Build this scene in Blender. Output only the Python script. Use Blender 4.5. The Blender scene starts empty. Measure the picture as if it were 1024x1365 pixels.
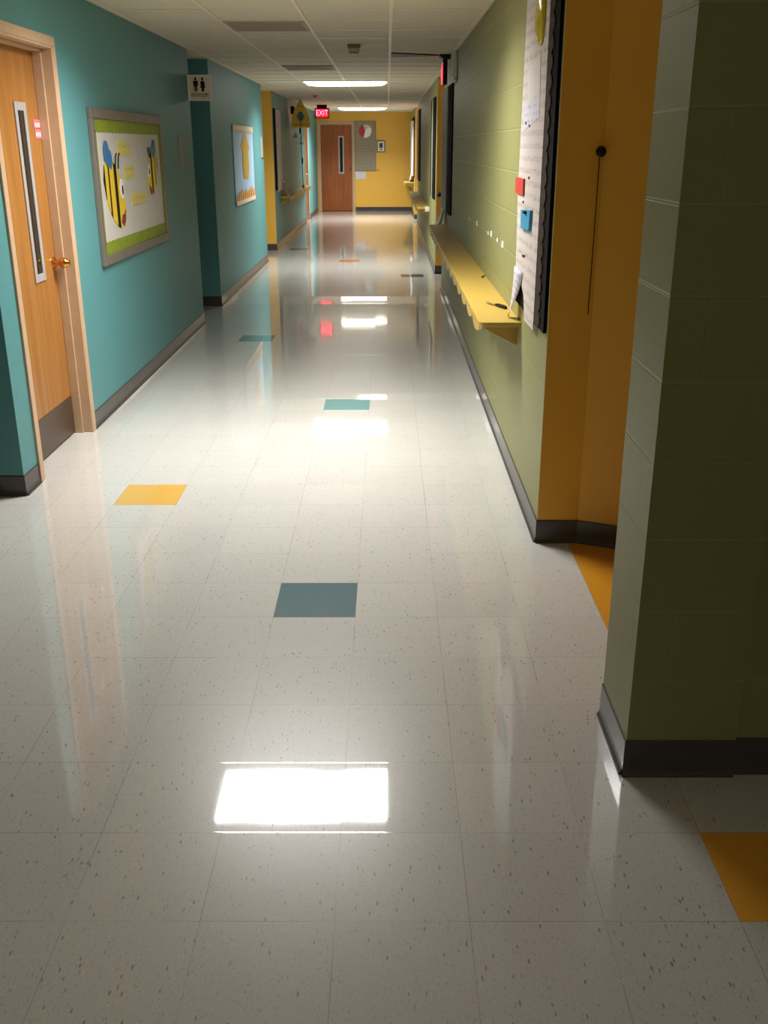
import bpy, bmesh, math, random
from math import sin, cos, pi
from mathutils import Vector, Matrix

random.seed(7)
SC = bpy.context.scene
COL = SC.collection

# ------------------------------------------------------------------ measures
XR, XL, XL3 = 0.655, -1.812, -1.848      # faces of right wall, left wall, far left wall
CZ = 2.465                               # ceiling height
YE = 27.5                                # end wall
GX, GY, T = -0.4249, 3.2726, 0.3048      # floor tile grid

# ------------------------------------------------------------------ materials
def srgb(r, g, b):
    f = lambda c: (c/255/12.92) if c/255 <= .04045 else ((c/255+.055)/1.055)**2.4
    return (f(r), f(g), f(b), 1)

class NT:
    """small helper to write node trees"""
    def __init__(s, name):
        s.m = bpy.data.materials.new(name); s.m.use_nodes = True
        s.t = s.m.node_tree; s.t.nodes.clear()
        s.out = s.t.nodes.new('ShaderNodeOutputMaterial')
        s.p = s.t.nodes.new('ShaderNodeBsdfPrincipled')
        s.t.links.new(s.p.outputs[0], s.out.inputs[0])
    def n(s, typ, **kw):
        nd = s.t.nodes.new(typ)
        for k, v in kw.items(): setattr(nd, k, v)
        return nd
    def l(s, a, b): s.t.links.new(a, b)
    def put(s, v, sock):
        if isinstance(v, bpy.types.NodeSocket): s.l(v, sock)
        else: sock.default_value = v
    def math(s, op, a, b=0.0, c=None):
        nd = s.n('ShaderNodeMath', operation=op)
        s.put(a, nd.inputs[0]); s.put(b, nd.inputs[1])
        if c is not None: s.put(c, nd.inputs[2])
        return nd.outputs[0]
    def mix(s, f, a, b, mode='MIX'):
        nd = s.n('ShaderNodeMix', data_type='RGBA', blend_type=mode)
        s.put(f, nd.inputs[0]); s.put(a, nd.inputs[6]); s.put(b, nd.inputs[7])
        return nd.outputs[2]
    def noise(s, vec, scale, detail=2, rough=.5):
        nd = s.n('ShaderNodeTexNoise'); s.l(vec, nd.inputs['Vector'])
        nd.inputs['Scale'].default_value = scale; nd.inputs['Detail'].default_value = detail
        nd.inputs['Roughness'].default_value = rough
        return nd.outputs['Fac']
    def step(s, v, lo, hi):
        nd = s.n('ShaderNodeMapRange', interpolation_type='SMOOTHSTEP')
        s.put(v, nd.inputs[0]); s.put(lo, nd.inputs[1]); s.put(hi, nd.inputs[2])
        return nd.outputs[0]
    def obj(s): return s.n('ShaderNodeTexCoord').outputs['Object']
    def sep(s, v):
        nd = s.n('ShaderNodeSeparateXYZ'); s.l(v, nd.inputs[0]); return nd.outputs
    def comb(s, x, y, z):
        nd = s.n('ShaderNodeCombineXYZ')
        s.put(x, nd.inputs[0]); s.put(y, nd.inputs[1]); s.put(z, nd.inputs[2]); return nd.outputs[0]
    def scale(s, v, k):
        nd = s.n('ShaderNodeMapping'); s.l(v, nd.inputs[0]); nd.inputs['Scale'].default_value = k
        return nd.outputs[0]
    def bump(s, h, strength=.3, dist=.01):
        nd = s.n('ShaderNodeBump'); nd.inputs['Strength'].default_value = strength
        nd.inputs['Distance'].default_value = dist
        s.l(h, nd.inputs['Height']); s.l(nd.outputs[0], s.p.inputs['Normal'])
    def set(s, **kw):
        for k, v in kw.items(): s.put(v, s.p.inputs[k])

MATS = {}
def plain(name, rgb, rough=.5, metal=0.0, var=.06, scale=18, spec=.5):
    """paint, paper, plastic or metal with a faint mottling of its own colour"""
    if name in MATS: return MATS[name]
    a = NT(name); v = a.obj(); c = srgb(*rgb)
    n = a.noise(v, scale, 3)
    dk = tuple(x*(1-var*2) for x in c[:3])+(1,); lt = tuple(min(1, x*(1+var)) for x in c[:3])+(1,)
    a.set(**{'Base Color': a.mix(n, dk, lt), 'Roughness': rough, 'Metallic': metal, 'Specular IOR Level': spec})
    MATS[name] = a.m
    return a.m

def emit(name, rgb, strength):
    if name in MATS: return MATS[name]
    a = NT(name)
    n = a.noise(a.obj(), 4, 1); c = srgb(*rgb)
    col = a.mix(n, tuple(x*.96 for x in c[:3])+(1,), c)
    a.set(**{'Base Color': col, 'Emission Color': col, 'Emission Strength': strength, 'Roughness': .4})
    MATS[name] = a.m
    return a.m

def m_paint(name, rgb, rough=.42):
    """roller-textured wall paint"""
    a = NT(name); v = a.obj(); c = srgb(*rgb)
    n = a.noise(v, 2.3, 3); f = a.noise(v, 260, 3, .6)
    col = a.mix(n, tuple(x*.93 for x in c[:3])+(1,), tuple(min(1, x*1.04) for x in c[:3])+(1,))
    col = a.mix(a.math('MULTIPLY', f, .10), col, (.02, .03, .03, 1))
    a.set(**{'Base Color': col, 'Roughness': rough, 'Specular IOR Level': .45})
    a.bump(f, .35, .002)
    return a.m

def m_block(name, rgb, rough=.44):
    """painted concrete block, courses 8 in high and 16 in long, struck joints"""
    a = NT(name); v = a.obj(); x, y, z = a.sep(v)[:3]; c = srgb(*rgb)
    k = a.math('DIVIDE', a.math('SUBTRACT', z, .0926), .2032)
    row = a.math('FLOOR', k); fz = a.math('FRACT', k)
    dz = a.math('MULTIPLY', a.math('MINIMUM', fz, a.math('SUBTRACT', 1.0, fz)), .2032)
    along = a.math('ADD', a.math('ADD', x, y), a.math('MULTIPLY', a.math('MODULO', row, 2.0), .2032))
    ky = a.math('DIVIDE', along, .4064); fy = a.math('FRACT', ky)
    dy = a.math('MULTIPLY', a.math('MINIMUM', fy, a.math('SUBTRACT', 1.0, fy)), .4064)
    hz = a.step(dz, .0015, .0055); hy = a.step(dy, .0015, .0045)
    f = a.noise(v, 170, 4, .65)
    pits = a.step(a.noise(v, 95, 2, .5), .62, .70)
    n = a.noise(v, 1.7, 3)
    col = a.mix(n, tuple(q*.93 for q in c[:3])+(1,), tuple(min(1, q*1.05) for q in c[:3])+(1,))
    paste = tuple(min(1, q*1.45+.03) for q in c[:3])+(1,)
    col = a.mix(a.math('MULTIPLY', a.math('SUBTRACT', 1.0, hz), .24), col, paste)
    col = a.mix(a.math('MULTIPLY', a.math('SUBTRACT', 1.0, hy), .06), col, paste)
    a.set(**{'Base Color': col, 'Roughness': rough, 'Specular IOR Level': .36})
    h = a.math('ADD', a.math('MULTIPLY', hz, 1.0), a.math('MULTIPLY', hy, .35))
    h = a.math('ADD', h, a.math('ADD', a.math('MULTIPLY', f, .75), a.math('MULTIPLY', pits, -.28)))
    a.bump(h, .55, .004)
    return a.m

def m_floor():
    a = NT('vinyl_floor_tile'); v = a.obj(); x, y, z = a.sep(v)[:3]
    tx = a.math('DIVIDE', a.math('SUBTRACT', x, GX), T); ty = a.math('DIVIDE', a.math('SUBTRACT', y, GY), T)
    cx = a.math('FLOOR', tx); cy = a.math('FLOOR', ty); fx = a.math('FRACT', tx); fy = a.math('FRACT', ty)
    wn = a.n('ShaderNodeTexWhiteNoise', noise_dimensions='2D'); a.l(a.comb(cx, cy, 0.0), wn.inputs['Vector'])
    r = a.sep(wn.outputs['Color'])
    # base tile with a little tile to tile change and sparse chips
    base = a.mix(r[0], srgb(212, 210, 205), srgb(218, 216, 211))
    m = a.noise(v, 120, 4, .6)
    base = a.mix(a.math('MULTIPLY', m, .34), base, srgb(170, 162, 148))
    def chips(scale, thr, rot, stretch):
        mp = a.n('ShaderNodeMapping'); a.l(v, mp.inputs[0])
        mp.inputs['Rotation'].default_value = (0, 0, rot); mp.inputs['Scale'].default_value = (1, stretch, 1)
        vo = a.n('ShaderNodeTexVoronoi', feature='F1'); a.l(mp.outputs[0], vo.inputs['Vector'])
        vo.inputs['Scale'].default_value = scale
        pick = a.step(a.sep(vo.outputs['Color'])[0], thr, thr+.01)
        return a.math('MULTIPLY', pick, a.math('SUBTRACT', 1.0, a.step(vo.outputs['Distance'], .22, .42))), vo
    for sc, th, ro, st, rgb, k in ((150, .972, .5, .32, (92, 98, 90), .7), (125, .978, -1.1, .34, (104, 112, 108), .7), (160, .972, 2.3, .30, (84, 78, 70), .6),
                                   (260, .82, 2.0, .4, (150, 140, 126), .5), (220, .80, 1.2, .5, (236, 232, 224), .45), (190, .95, -.6, .4, (126, 156, 146), .55)):
        c, _ = chips(sc, th, ro, st)
        base = a.mix(a.math('MULTIPLY', c, k), base, srgb(*rgb))
    col = base
    def colour(cond, rgb, col):
        n2 = a.noise(v, 75, 4, .65)
        c2 = srgb(*rgb)
        tone = a.mix(n2, tuple(q*.80 for q in c2[:3])+(1,), tuple(min(1, q*1.12) for q in c2[:3])+(1,))
        return a.mix(cond, col, tone)
    def cell(c, rw):
        return a.math('MULTIPLY', a.math('COMPARE', cx, float(c), .1), a.math('COMPARE', cy, float(rw), .1))
    for c, rw, rgb in ((-3, 4, (226, 178, 82)), (0, 0, (78, 116, 124)), (0, 10, (92, 160, 160)), (-3, 18, (44, 84, 82)),
                       (4, -5, (244, 172, 58)), (-1, 39, (232, 142, 50)), (2, 33, (52, 88, 80)), (-4, 45, (40, 66, 64))):
        col = colour(cell(c, rw), rgb, col)
    alc = a.math('MULTIPLY', a.math('GREATER_THAN', x, GX+4*T),
                 a.math('MULTIPLY', a.math('GREATER_THAN', y, GY-2*T), a.math('LESS_THAN', y, GY+3*T)))
    col = colour(alc, (232, 160, 44), col)
    ex = a.math('MULTIPLY', a.math('MINIMUM', fx, a.math('SUBTRACT', 1.0, fx)), T)
    ey = a.math('MULTIPLY', a.math('MINIMUM', fy, a.math('SUBTRACT', 1.0, fy)), T)
    seam = a.math('SUBTRACT', 1.0, a.step(a.math('MINIMUM', ex, ey), .0004, .0016))
    sn = a.step(a.noise(v, 3.0, 2), .38, .6)
    col = a.mix(a.math('MULTIPLY', seam, a.math('ADD', .16, a.math('MULTIPLY', sn, .40))), col, srgb(104, 96, 86))
    # wax scuff: gloss is a little uneven
    g = a.noise(v, 5, 4, .6)
    rough = a.math('ADD', .030, a.math('MULTIPLY', g, .03))
    a.set(**{'Base Color': col, 'Roughness': .30, 'Specular IOR Level': .35,
             'Coat Weight': 1.0, 'Coat Roughness': rough, 'Coat IOR': 1.5})
    # uneven floor: every tile lies at a slightly different tilt, and two rows ride over a hump
    sx = a.math('MULTIPLY', a.math('SUBTRACT', r[1], .5), .0025)
    sy = a.math('MULTIPLY', a.math('SUBTRACT', r[2], .5), .0022)
    rip = a.math('SUBTRACT', a.noise(a.scale(v, (2.2, 9.0, 1.0)), 1.0, 3, .6), .5)
    sy = a.math('ADD', sy, a.math('MULTIPLY', rip, .007))
    # seam edges turned up a little
    edge = a.math('MULTIPLY', a.math('SUBTRACT', 1.0, a.step(ey, .001, .006)), a.math('SUBTRACT', a.math('LESS_THAN', fy, .5), .5))
    sy = a.math('ADD', sy, a.math('MULTIPLY', edge, .05))
    for y0, y1, s, xa in ((11.0, 11.55, -.0225, -9.0), (6.60, 6.78, -.0235, -.30)):
        band = a.math('MULTIPLY', a.step(y, y0-.05, y0+.03), a.math('SUBTRACT', 1.0, a.step(y, y1-.03, y1+.05)))
        band = a.math('MULTIPLY', band, a.step(x, xa, xa+.12))
        sy = a.math('ADD', sy, a.math('MULTIPLY', band, s))
    nv = a.n('ShaderNodeVectorMath', operation='NORMALIZE'); a.l(a.comb(sx, sy, 1.0), nv.inputs[0])
    a.l(nv.outputs[0], a.p.inputs['Coat Normal'])
    return a.m

def m_ceiling():
    a = NT('acoustic_ceiling_tile'); v = a.obj()
    f = a.noise(a.scale(v, (1, 2.2, 1)), 60, 5, .7); n = a.noise(v, 1.3, 3)
    col = a.mix(n, srgb(203, 192, 170), srgb(214, 204, 183))
    pits = a.step(f, .60, .70)
    col = a.mix(a.math('MULTIPLY', pits, .30), col, srgb(120, 110, 94))
    a.set(**{'Base Color': col, 'Roughness': .85, 'Specular IOR Level': .2})
    a.bump(f, .3, .004)
    return a.m

def m_wood(name, lo, hi, rough=.38):
    a = NT(name); v = a.obj()
    s1 = a.scale(v, (26, 26, 1.1)); n = a.noise(s1, 1.0, 5, .6)
    s2 = a.scale(v, (120, 120, 3)); n2 = a.noise(s2, 1.0, 3, .6)
    col = a.mix(a.step(n, .25, .75), srgb(*lo), srgb(*hi))
    col = a.mix(a.math('MULTIPLY', a.step(n2, .5, .75), .28), col, tuple(q*.5 for q in srgb(*lo)[:3])+(1,))
    a.set(**{'Base Color': col, 'Roughness': rough, 'Specular IOR Level': .4})
    return a.m

def m_print(name, paper, ink, rows=.045, wobble=1.0, amount=.55):
    """paper with rows of unreadable small print; rows run along the sheet"""
    a = NT(name); v = a.obj(); x, y, z = a.sep(v)[:3]
    u = a.math('ADD', x, y)
    k = a.math('FRACT', a.math('DIVIDE', z, rows))
    band = a.math('MULTIPLY', a.step(k, .22, .32), a.math('SUBTRACT', 1.0, a.step(k, .62, .74)))
    w = a.noise(a.comb(a.math('MULTIPLY', u, 60.0*wobble), a.math('FLOOR', a.math('DIVIDE', z, rows)), a.math('MULTIPLY', z, 40.0)), 1.0, 2)
    ink_f = a.math('MULTIPLY', a.math('MULTIPLY', band, a.step(w, .45, .6)), amount)
    n = a.noise(v, 9, 3); c = srgb(*paper)
    base = a.mix(n, tuple(q*.94 for q in c[:3])+(1,), c)
    hue = a.mix(a.step(a.noise(a.comb(0.0, 0.0, a.math('FLOOR', a.math('DIVIDE', z, rows))), 3.1, 0), .45, .55), srgb(*ink), srgb(120, 110, 90))
    a.set(**{'Base Color': a.mix(ink_f, base, hue), 'Roughness': .6, 'Specular IOR Level': .3})
    return a.m

M_TEAL = m_paint('teal_wall_paint', (86, 144, 146), .5)
M_GREEN = m_block('green_painted_block', (140, 138, 88))
M_YEL = m_paint('ochre_wall_paint', (232, 178, 68))
M_NICHE = m_paint('orange_ochre_wall_paint', (246, 184, 62))
M_FLOOR = m_floor()
M_CEIL = m_ceiling()
M_GRID = plain('ceiling_grid_metal', (224, 206, 180), .45)
M_BASE = plain('dark_vinyl_base', (70, 64, 62), .25, var=.08, scale=30)
M_WOOD = m_wood('honey_oak_veneer', (146, 94, 40), (168, 116, 58))
M_WOOD2 = m_wood('red_oak_veneer', (132, 70, 30), (164, 92, 44))
M_FRAME = plain('tan_door_frame_paint', (196, 164, 132), .4)
M_KICK = plain('brown_kick_plate', (84, 66, 54), .35, .3)
M_LITE = plain('pale_metal_lite_frame', (176, 172, 170), .4, .2)
M_GLASS = plain('dark_wired_glass', (34, 30, 26), .08)
M_BRASS = plain('polished_brass', (214, 150, 72), .22, 1.0)
M_SHELF = plain('yellow_shelf_paint', (184, 154, 72), .38, var=.03)
M_BLACK = plain('black_plastic', (14, 13, 12), .55, spec=.25)
M_DARK = plain('black_border_card', (24, 19, 17), .9, var=.25, scale=40, spec=.08)
M_BROWN = plain('brown_border_card', (62, 48, 38), .8, var=.3, scale=40, spec=.15)
M_PAPER = plain('white_paper', (208, 200, 194), .6, var=.03)
M_PRINT = m_print('printed_paper', (206, 194, 186), (128, 118, 138), .052, 1.3, .6)
M_PRINT2 = m_print('ruled_paper', (206, 202, 210), (120, 124, 170), .03, .6, .5)
M_REDC = plain('red_card', (200, 62, 44), .55)
M_BLUEC = plain('blue_card', (58, 150, 190), .5)
M_YELC = plain('yellow_card', (226, 190, 46), .5)
M_WHITE = plain('white_card', (232, 228, 220), .5)
M_GREYF = plain('weathered_aluminium', (128, 118, 108), .45, .35)
M_LIME = plain('lime_green_border', (134, 148, 38), .6, var=.22, scale=26)
M_BBLUE = plain('bee_wing_blue', (50, 110, 160), .5)
M_PALE_BLUE = plain('pale_blue_paper', (170, 200, 226), .6, var=.05)
M_ORANGE = plain('orange_border', (226, 160, 84), .6, var=.2, scale=30)
M_CREAM = plain('cream_paper', (226, 206, 178), .6)
M_BOARD = m_print('tan_board_paper', (150, 138, 116), (98, 92, 84), .075, .5, .5)
M_STEEL = plain('brushed_steel', (150, 146, 140), .3, .9)
M_CLEAR = plain('grey_blade', (150, 136, 96), .3, .3)
M_VENT = plain('grey_vent_metal', (162, 148, 130), .6, var=.12, scale=60)
M_VDARK = plain('vent_inside', (84, 76, 66), .8)
M_DIFF = emit('light_diffuser', (255, 252, 244), 8.0)
M_DIFF2 = emit('dim_light_diffuser', (255, 250, 238), 4.5)
M_EXITR = emit('exit_red_glow', (255, 22, 44), 1.8)
M_EXITL = emit('exit_red_letters', (255, 110, 130), 3.2)
M_PINK = plain('pink_card', (226, 116, 124), .5)
M_PINKR = plain('painted_red_glow', (226, 84, 92), .4)
M_PGREY = plain('pale_sheen_grey', (206, 208, 196), .4)
M_BEIGE = plain('beige_plastic', (178, 152, 112), .5)
M_BEIGED = plain('brown_plastic', (112, 84, 52), .5)

# ------------------------------------------------------------------ builders
WL = {}                                    # world location of every object, by name
def tag(o, label=None, cat=None, group=None, kind=None):
    if label: o['label'] = label
    if cat: o['category'] = cat
    if group: o['group'] = group
    if kind: o['kind'] = kind
    elif cat: o['kind'] = 'thing'
    return o

def thing(name, loc, label, cat, group=None, kind=None):
    o = bpy.data.objects.new(name, None); COL.objects.link(o)
    o.empty_display_size = .1; o.location = loc
    WL[o.name] = Vector(loc)
    return tag(o, label, cat, group, kind)

# frames: (u along the wall, v up, w out of the wall) -> world
def fr_left(X): return lambda u, v, w: (X+w, u, v)
def fr_right(X): return lambda u, v, w: (X-w, u, v)
def fr_face(Y): return lambda u, v, w: (u, Y-w, v)       # a face looking towards -Y
def fr_world(): return lambda u, v, w: (u, v, w)

class MB:
    def __init__(s): s.b = bmesh.new()
    def face(s, pts, mi=0):
        vs = [s.b.verts.new(p) for p in pts]
        f = s.b.faces.new(vs); f.material_index = mi; return f
    def box(s, x0, x1, y0, y1, z0, z1, mi=0):
        return s.slab(fr_world(), x0, x1, y0, y1, z0, z1, mi)
    def slab(s, fr, u0, u1, v0, v1, w0, w1, mi=0):
        return s.poly(fr, [(u0, v0), (u1, v0), (u1, v1), (u0, v1)], w0, w1, mi)
    def poly(s, fr, pts, w0, w1, mi=0):
        a = [s.b.verts.new(fr(u, v, w0)) for u, v in pts]; c = [s.b.verts.new(fr(u, v, w1)) for u, v in pts]
        fs = [s.b.faces.new(a[::-1]), s.b.faces.new(c)]
        n = len(pts)
        for i in range(n): fs.append(s.b.faces.new((a[i], a[(i+1) % n], c[(i+1) % n], c[i])))
        for f in fs: f.material_index = mi
        return fs
    def ell(s, fr, cu, cv, ru, rv, w0, w1, mi=0, n=24, a0=0, a1=2*pi, wedge=False):
        full = abs(a1-a0-2*pi) < 1e-6
        k = n if full else n+1
        pts = [(cu+ru*cos(a0+(a1-a0)*i/n), cv+rv*sin(a0+(a1-a0)*i/n)) for i in range(k)]
        if wedge: pts.append((cu, cv))
        return s.poly(fr, pts, w0, w1, mi)
    def cyl(s, p0, p1, r0, r1=None, n=16, mi=0):
        r1 = r0 if r1 is None else r1
        p0, p1 = Vector(p0), Vector(p1); d = (p1-p0).normalized()
        e = d.orthogonal().normalized(); g = d.cross(e)
        A = [s.b.verts.new(p0+(e*cos(2*pi*i/n)+g*sin(2*pi*i/n))*r0) for i in range(n)]
        B = [s.b.verts.new(p1+(e*cos(2*pi*i/n)+g*sin(2*pi*i/n))*r1) for i in range(n)]
        fs = [s.b.faces.new(A[::-1]), s.b.faces.new(B)]
        for i in range(n): fs.append(s.b.faces.new((A[i], A[(i+1) % n], B[(i+1) % n], B[i])))
        for f in fs: f.material_index = mi
    def tube(s, pts, r, n=8, mi=0):
        for a, c in zip(pts[:-1], pts[1:]): s.cyl(a, c, r, n=n, mi=mi)
    def ball(s, c, r, seg=20, rings=12, mi=0):
        r = (r, r, r) if not hasattr(r, '__len__') else r
        M = Matrix.Translation(c) @ Matrix.Diagonal((*r, 1))
        res = bmesh.ops.create_uvsphere(s.b, u_segments=seg, v_segments=rings, radius=1, matrix=M)
        for v in res['verts']:
            for f in v.link_faces: f.material_index = mi; f.smooth = True
    def build(s, name, mats, parent=None, origin=None, bevel=0, seg=2, smooth=False):
        bmesh.ops.recalc_face_normals(s.b, faces=s.b.faces)
        me = bpy.data.meshes.new(name)
        mats = mats if isinstance(mats, (list, tuple)) else [mats]
        for m in mats: me.materials.append(m)
        if parent is not None: org = WL[parent.name]
        elif origin == 'zero': org = Vector((0, 0, 0))
        elif origin is not None: org = Vector(origin)
        else:
            cs = [v.co for v in s.b.verts]
            org = Vector(((min(c.x for c in cs)+max(c.x for c in cs))/2, (min(c.y for c in cs)+max(c.y for c in cs))/2, min(c.z for c in cs)))
        bmesh.ops.translate(s.b, verts=s.b.verts, vec=-org)
        if smooth:
            for f in s.b.faces: f.smooth = True
        s.b.to_mesh(me); s.b.free()
        o = bpy.data.objects.new(name, me); COL.objects.link(o)
        if parent is not None: o.parent = parent
        else: o.location = org
        WL[o.name] = org
        if bevel:
            md = o.modifiers.new('edge', 'BEVEL'); md.width = bevel; md.segments = seg; md.limit_method = 'ANGLE'
        return o

def lettering(name, txt, size, mat, parent, place, depth=.001, sx=1.0):
    """raised letters; place maps (u, v, w) to world"""
    cu = bpy.data.curves.new(name, 'FONT'); cu.body = txt; cu.size = size; cu.extrude = depth
    cu.align_x = 'CENTER'; cu.align_y = 'CENTER'
    tmp = bpy.data.objects.new(name, cu); COL.objects.link(tmp)
    bpy.context.view_layer.update()
    me = bpy.data.meshes.new_from_object(tmp.evaluated_get(bpy.context.evaluated_depsgraph_get()))
    bpy.data.objects.remove(tmp)
    org = WL[parent.name]
    for v in me.vertices: v.co = Vector(place(v.co.x*sx, v.co.y, v.co.z)) - org
    me.materials.clear(); me.materials.append(mat); me.name = name
    o = bpy.data.objects.new(name, me); COL.objects.link(o); o.parent = parent
    WL[o.name] = org
    return o

def copy_tree(o, parent=None):
    c = o.copy(); COL.objects.link(c)
    if parent is not None: c.parent = parent
    for ch in list(o.children): copy_tree(ch, c)
    return c

def wall(name, label, mats, boxes):
    """boxes: (x0,x1,y0,y1,z0,z1[,material of faces looking at -Y])"""
    m = MB()
    for bx in boxes:
        fs = m.box(*bx[:6])
        if len(bx) > 6:
            m.b.normal_update()
            for f in fs:
                if max(v.co.y for v in f.verts)-min(v.co.y for v in f.verts) < 1e-5 and abs(f.verts[0].co.y-bx[2]) < 1e-5:
                    f.material_index = bx[6]
    return tag(m.build(name, mats, origin='zero'), label, 'wall', kind='structure')

def baseboard(name, label, fr, runs, h=.105):
    """vinyl cove base: thin face and a small toe"""
    m = MB()
    for f, u0, u1 in [(r[0] if len(r) == 3 else fr, r[-2], r[-1]) for r in runs]:
        prof = [(0, 0), (.014, 0), (.013, .006), (.007, .016), (.005, .03), (.005, h-.004), (.003, h), (0, h)]
        a = [m.b.verts.new(f(u0, v, w)) for w, v in prof]; c = [m.b.verts.new(f(u1, v, w)) for w, v in prof]
        m.b.faces.new(a); m.b.faces.new(c[::-1])
        for i in range(len(prof)):
            j = (i+1) % len(prof); m.b.faces.new((a[i], c[i], c[j], a[j]))
    return tag(m.build(name, M_BASE, origin='zero'), label, 'baseboard', kind='structure')

# ------------------------------------------------------------------ the room
m = MB(); m.box(-4.6, 3.6, -8.0, 27.7, -.1, 0)
tag(m.build('floor', M_FLOOR, origin='zero'), 'waxed off-white speckled tile floor with scattered coloured tiles', 'floor', kind='structure')
m = MB(); m.box(-4.6, 3.6, -8.0, 27.7, CZ, CZ+.1)
tag(m.build('ceiling', M_CEIL, origin='zero'), 'suspended ceiling of off-white acoustic tiles', 'ceiling', kind='structure')
m = MB()
GRX = .028
xs = [GRX+.5975*k for k in range(-7, 7)]
for X in xs:
    if -4.5 < X < 3.5: m.box(X-.012, X+.012, -8, YE, CZ-.004, CZ+.001)
ys = [5.2+.6096*k for k in range(-21, 37)]
for Y in ys:
    if Y < YE: m.box(-4.5, 3.5, Y-.012, Y+.012, CZ-.0035, CZ+.001)
tag(m.build('trim_1', M_GRID, origin='zero'), 'thin metal grid holding the ceiling tiles', 'ceiling grid', kind='structure')

# left side
D1A, D1B, D1T = 4.885, 5.805, 2.145       # near door opening
wall('wall_left', 'teal wall around the near wooden door and the bee notice board', [M_TEAL],
     [(XL-.20, XL, 4.63, D1A, 0, CZ), (XL-.20, XL, D1A, D1B, D1T, CZ), (XL-.20, XL, D1B, 9.75, 0, CZ), (-4.6, XL-.20, 4.63, 4.83, 0, CZ)])
wall('wall_left.001', 'teal wall with the light blue poster, past the dark restroom recess', [M_TEAL],
     [(-4.0, XL, 10.84, 15.28, 0, CZ)])
D2A, D2B = 23.35, 24.25
wall('wall_left.002', 'teal wall behind the far left yellow shelf, its end painted yellow', [M_TEAL, M_YEL],
     [(-3.6, XL3, 16.95, D2A, 0, CZ, 1), (XL3-.2, XL3, D2A, D2B, D1T, CZ), (-3.6, XL3, D2B, YE, 0, CZ)])
wall('wall_left.003', 'hidden side walls closing the left recesses', [M_TEAL],
     [(-4.6, -4.0, 4.83, 10.84, 0, CZ), (-4.0, XL-.20, 9.55, 9.75, 0, CZ), (-4.6, -3.6, 15.28, 16.95, 0, CZ), (-4.6, -4.5, -8, 4.63, 0, CZ)])
# right side
wall('wall_right', 'green block pillar at the near right corner', [M_GREEN],
     [(XR, .955, 2.30, 2.605, 0, CZ), (.955, 3.6, 2.313, 2.605, 0, CZ)])
m = MB()
plan = [(XR, 4.005), (.832, 4.005), (1.75, 3.63), (1.75, 12.1), (XR, 12.1)]
fs = m.poly(fr_world(), plan, 0, CZ)
fs[2].material_index = 1; fs[3].material_index = 1
tag(m.build('wall_right.001', [M_GREEN, M_NICHE], origin='zero'), 'long green block wall over the nearest yellow shelf, its end painted ochre', 'wall', kind='structure')
wall('wall_right.002', 'green block wall over the middle yellow shelf, its end painted ochre', [M_GREEN, M_NICHE], [(XR, 1.75, 13.69, 22.3, 0, CZ, 1)])
wall('wall_right.003', 'green block wall over the farthest right shelf, its end painted ochre', [M_GREEN, M_NICHE], [(XR, 1.75, 24.4, YE, 0, CZ, 1)])
wall('wall_right.004', 'ochre back walls of the right recesses', [M_NICHE],
     [(1.75, 1.9, 2.605, 3.9, 0, CZ), (1.75, 1.9, 12.1, 13.69, 0, CZ), (1.75, 1.9, 22.3, 24.4, 0, CZ), (3.5, 3.6, -8, 2.313, 0, CZ)])
# ends
D3A, D3B, D3T = -1.775, -.905, 2.185
wall('wall_back', 'yellow end wall with the notice board and brown door', [M_YEL],
     [(-3.6, D3A, YE, YE+.2, 0, CZ), (D3A, D3B, YE, YE+.2, D3T, CZ), (D3B, 1.9, YE, YE+.2, 0, CZ)])
wall('wall_front', 'teal wall behind the viewer', [M_TEAL], [(-4.6, 3.6, -8.1, -8.0, 0, CZ)])

L, R, E_ = fr_left, fr_right, fr_face
baseboard('baseboard_left', 'dark vinyl base under the near teal wall', L(XL), [(4.63, D1A-.05), (D1B+.05, 9.75), (E_(4.63), -4.5, XL+.005)])
baseboard('baseboard_left.001', 'dark vinyl base around the second teal wall', L(XL), [(10.84, 15.28), (E_(10.84), -4.0, XL+.005)])
baseboard('baseboard_left.002', 'dark vinyl base under the far teal wall', L(XL3), [(16.95, D2A-.05), (D2B+.05, YE), (E_(16.95), -3.5, XL3+.005)])
baseboard('baseboard_right', 'black vinyl base around the near green pillar', R(XR), [(2.30, 2.605), (E_(2.30), XR-.005, .955), (E_(2.313), .955, 3.5)], .112)
def fr_niche(u, v, w):
    d = Vector((.918, -.375)).normalized(); nrm = Vector((-.375, -.918)).normalized()
    return (.832+d.x*u+nrm.x*w, 4.005+d.y*u+nrm.y*w, v)
baseboard('baseboard_right.001', 'dark vinyl base under the long green wall and its ochre end', R(XR), [(4.005, 12.1), (E_(4.005), XR-.005, .834), (fr_niche, 0, .98)])
baseboard('baseboard_right.002', 'dark vinyl base under the middle green wall', R(XR), [(13.69, 22.3), (E_(13.69), XR-.005, 1.75)])
baseboard('baseboard_right.003', 'dark vinyl base under the last green wall', R(XR), [(24.4, YE), (E_(24.4), XR-.005, 1.75)])
baseboard('baseboard_back', 'dark vinyl base under the yellow end wall', E_(YE), [(D3B+.06, XR)])

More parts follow.
